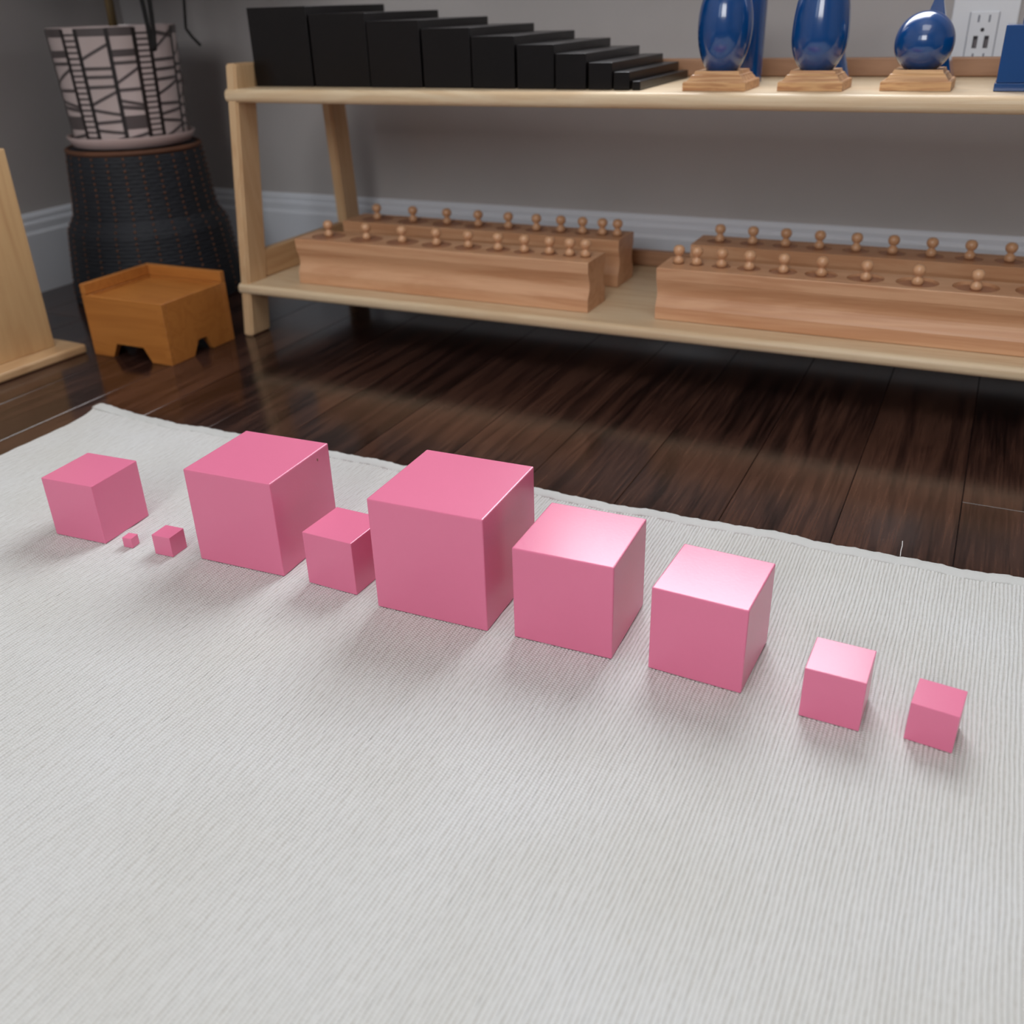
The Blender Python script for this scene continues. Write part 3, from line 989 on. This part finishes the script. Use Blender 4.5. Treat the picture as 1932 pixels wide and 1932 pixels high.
PZ0, PZ1, PR0, PR1 = 0.2563, 0.4275, 0.0912, 0.0992
pot = empty('plant_pot', 'white pot with black hand painted line pattern on a woven stool', 'pot', (PX, PY, PZ0))
PH = PZ1 - PZ0
def pot_r(z):
    t = z / PH
    return PR0 + (PR1 - PR0) * t
body = from_bm('pot_body', lathe_bm([(PR0 - 0.003, 0.0), (PR0, 0.003), (pot_r(PH - 0.002), PH - 0.002), (PR1 - 0.0015, PH), (PR1 - 0.007, PH), (PR1 - 0.0085, PH - 0.02), (0.0, PH - 0.022)], 72), M['glaze'], pot, smooth=True)
smooth_by_angle(body, 0.6)
CAMAZ = math.atan2(CAM_POS.y - PY, CAM_POS.x - PX)     # direction from the pot to the viewer's side
def strip(bm, t0, z0, t1, z1, w, vertical):
    """painted line from (angle deg, height fraction) to another; raised a hair off the glaze"""
    n = max(2, int(abs(t1 - t0) / 4) + 2)
    prev = None
    for i in range(n + 1):
        f = i / n
        th = CAMAZ + math.radians(t0 + (t1 - t0) * f)
        z = (z0 + (z1 - z0) * f) * PH
        pair = []
        for s in (-1, 1):
            if vertical:
                rr = pot_r(z) + 0.0005
                a = th + s * w / 2 / rr
                pair.append(bm.verts.new((rr * math.cos(a), rr * math.sin(a), z)))
            else:
                zz = min(max(z + s * w / 2, 0.001), PH - 0.0015)
                rr = pot_r(zz) + 0.0004
                pair.append(bm.verts.new((rr * math.cos(th), rr * math.sin(th), zz)))
        if prev:
            bm.faces.new((prev[0], prev[1], pair[1], pair[0]))
        prev = pair
black, grey = bmesh.new(), bmesh.new()
PW_ = [  # panels: lines given as (height at left, height at right, width mm)
    [(0.955, 0.955, 11), (0.734, 0.86, 5), (0.66, 0.66, 5), (0.59, 0.59, 5), (0.505, 0.51, 5), (0.355, 0.468, 5), (0.316, 0.266, 5), (0.20, 0.215, 5), (0.139, 0.108, 5), (0.01, 0.07, 5)],
    [(0.955, 0.955, 12), (0.78, 0.785, 10), (0.70, 0.705, 5), (0.53, 0.66, 5), (0.475, 0.48, 5), (0.39, 0.34, 5), (0.335, 0.31, 6), (0.197, 0.20, 20), (0.05, 0.10, 5)],
    [(0.785, 0.96, 5), (0.95, 0.90, 6), (0.71, 0.715, 5), (0.63, 0.635, 5), (0.545, 0.555, 5), (0.42, 0.53, 5), (0.34, 0.33, 5), (0.25, 0.28, 5), (0.20, 0.165, 5), (0.04, 0.14, 5)],
]
def ladder(t0, t1):
    for t in (t0, t1):
        strip(black, t, 0.005, t, 0.985, 0.0064, True)
    for i in range(20):
        z = 0.025 + i * 0.048
        strip(grey, t0, z, t1, z, 0.0032, False)
t = -47.0                                   # degrees round the pot from the viewer's side
for seq in (((0, 27.5), (1, 23)), ((2, 30), (0, 27), (1, 23)), ((2, 30), (1, 27), (0, 23)), ((2, 30), (0, 30), (1, 31.5))):
    ladder(t, t + 14.5)
    t += 14.5
    for q, (pi_, wd) in enumerate(seq):
        for zl, zr, w in PW_[pi_]:
            strip(grey, t, zl, t + wd, zr, w / 1000.0, False)
        t += wd
        if q < len(seq) - 1:
            strip(black, t, 0.005, t, 0.985, 0.0062, True)
for nm, b, m in (('painted_line', black, M['black_line']), ('painted_bar', grey, M['grey_line'])):
    o = from_bm(nm, b, m, pot)
    o['kind'] = 'stuff'
soil_ = from_bm('soil', lathe_bm([(0.0, PH - 0.0215), (PR1 - 0.0090, PH - 0.0215), (0.05, PH - 0.017), (0.0, PH - 0.016)], 40), M['soil'], pot, smooth=True)

pl = empty('potted_plant', 'tall plant with tan trunk and dark drooping stems in the patterned pot', 'plant', (PX, PY, PZ1 - 0.02))
z0 = PZ1 - 0.02
def rel(x, y, z):
    return (x - PX, y - PY, z - z0)
tr = tube_bm([rel(-0.3165, 0.168, z0 + 0.004), rel(-0.3150, 0.168, 0.46), rel(-0.322, 0.172, 0.56), rel(-0.315, 0.176, 0.80)], [0.0068, 0.0066, 0.0062, 0.005], 12)
from_bm('trunk', tr, M['trunk'], pl, smooth=True)
def stem(pts, r):
    # smooth the polyline a little
    P = [Vector(p) for p in pts]
    outp = []
    for a, b in zip(P[:-1], P[1:]):
        for i in range(4):
            outp.append(a.lerp(b, i / 4))
    outp.append(P[-1])
    from_bm('drooping_stem', tube_bm(outp, r, 7), M['dark_stem'], pl, smooth=True)
stem([rel(-0.3155, 0.174, 0.62), rel(-0.235, 0.140, 0.585), rel(-0.212, 0.132, 0.50), rel(-0.2130, 0.134, 0.4605), rel(-0.2100, 0.1340, 0.4180), rel(-0.2030, 0.1310, 0.3915)], 0.0036)
stem([rel(-0.3155, 0.174, 0.66), rel(-0.225, 0.130, 0.62), rel(-0.196, 0.128, 0.52), rel(-0.1940, 0.130, 0.4600), rel(-0.1985, 0.1320, 0.4200), rel(-0.2010, 0.1300, 0.3935)], 0.0036)
stem([rel(-0.3150, 0.175, 0.70), rel(-0.20, 0.20, 0.64), rel(-0.185, 0.20, 0.52), rel(-0.1900, 0.2, 0.4600), rel(-0.1960, 0.2, 0.4200), rel(-0.1860, 0.2, 0.4080), rel(-0.1720, 0.2, 0.3960)], 0.0024)
def shade_leaf(base, direction, length, width, droop):
    bm = bmesh.new()
    d = Vector(direction).normalized()
    side = d.cross(Vector((0, 0, 1))).normalized()
    n = 8
    prev = None
    for i in range(n + 1):
        f = i / n
        p = Vector(base) + d * (length * f) + Vector((0, 0, -droop * f * f))
        w = width * math.sin(PI * min(1, 0.06 + 0.94 * f)) ** 0.8 / 2
        row_ = [bm.verts.new(p - side * w), bm.verts.new(p + Vector((0, 0, -0.004))), bm.verts.new(p + side * w)]
        if prev:
            bm.faces.new((prev[0], prev[1], row_[1], row_[0]))
            bm.faces.new((prev[1], prev[2], row_[2], row_[1]))
        prev = row_
    from_bm('shade_leaf', bm, M['shade_leaf'], pl, smooth=True)
lr = random.Random(5)
for i in range(64):  # foliage above the view, made dense and wide to shade the corner
    a = i * 2.4
    zz = 0.57 + 0.0085 * i
    ln = lr.uniform(0.24, 0.42)
    # keep clear of both walls
    for _ in range(8):
        ex, ey = PX + math.cos(a) * ln, PY + math.sin(a) * ln
        if ex < XL + 0.07 or ey > YB - 0.07:
            ln *= 0.85
    shade_leaf((0.008, 0.006, zz - z0), (math.cos(a), math.sin(a), 0.2), ln, 0.15, min(0.13, zz - 0.50 + 0.04 * ln))
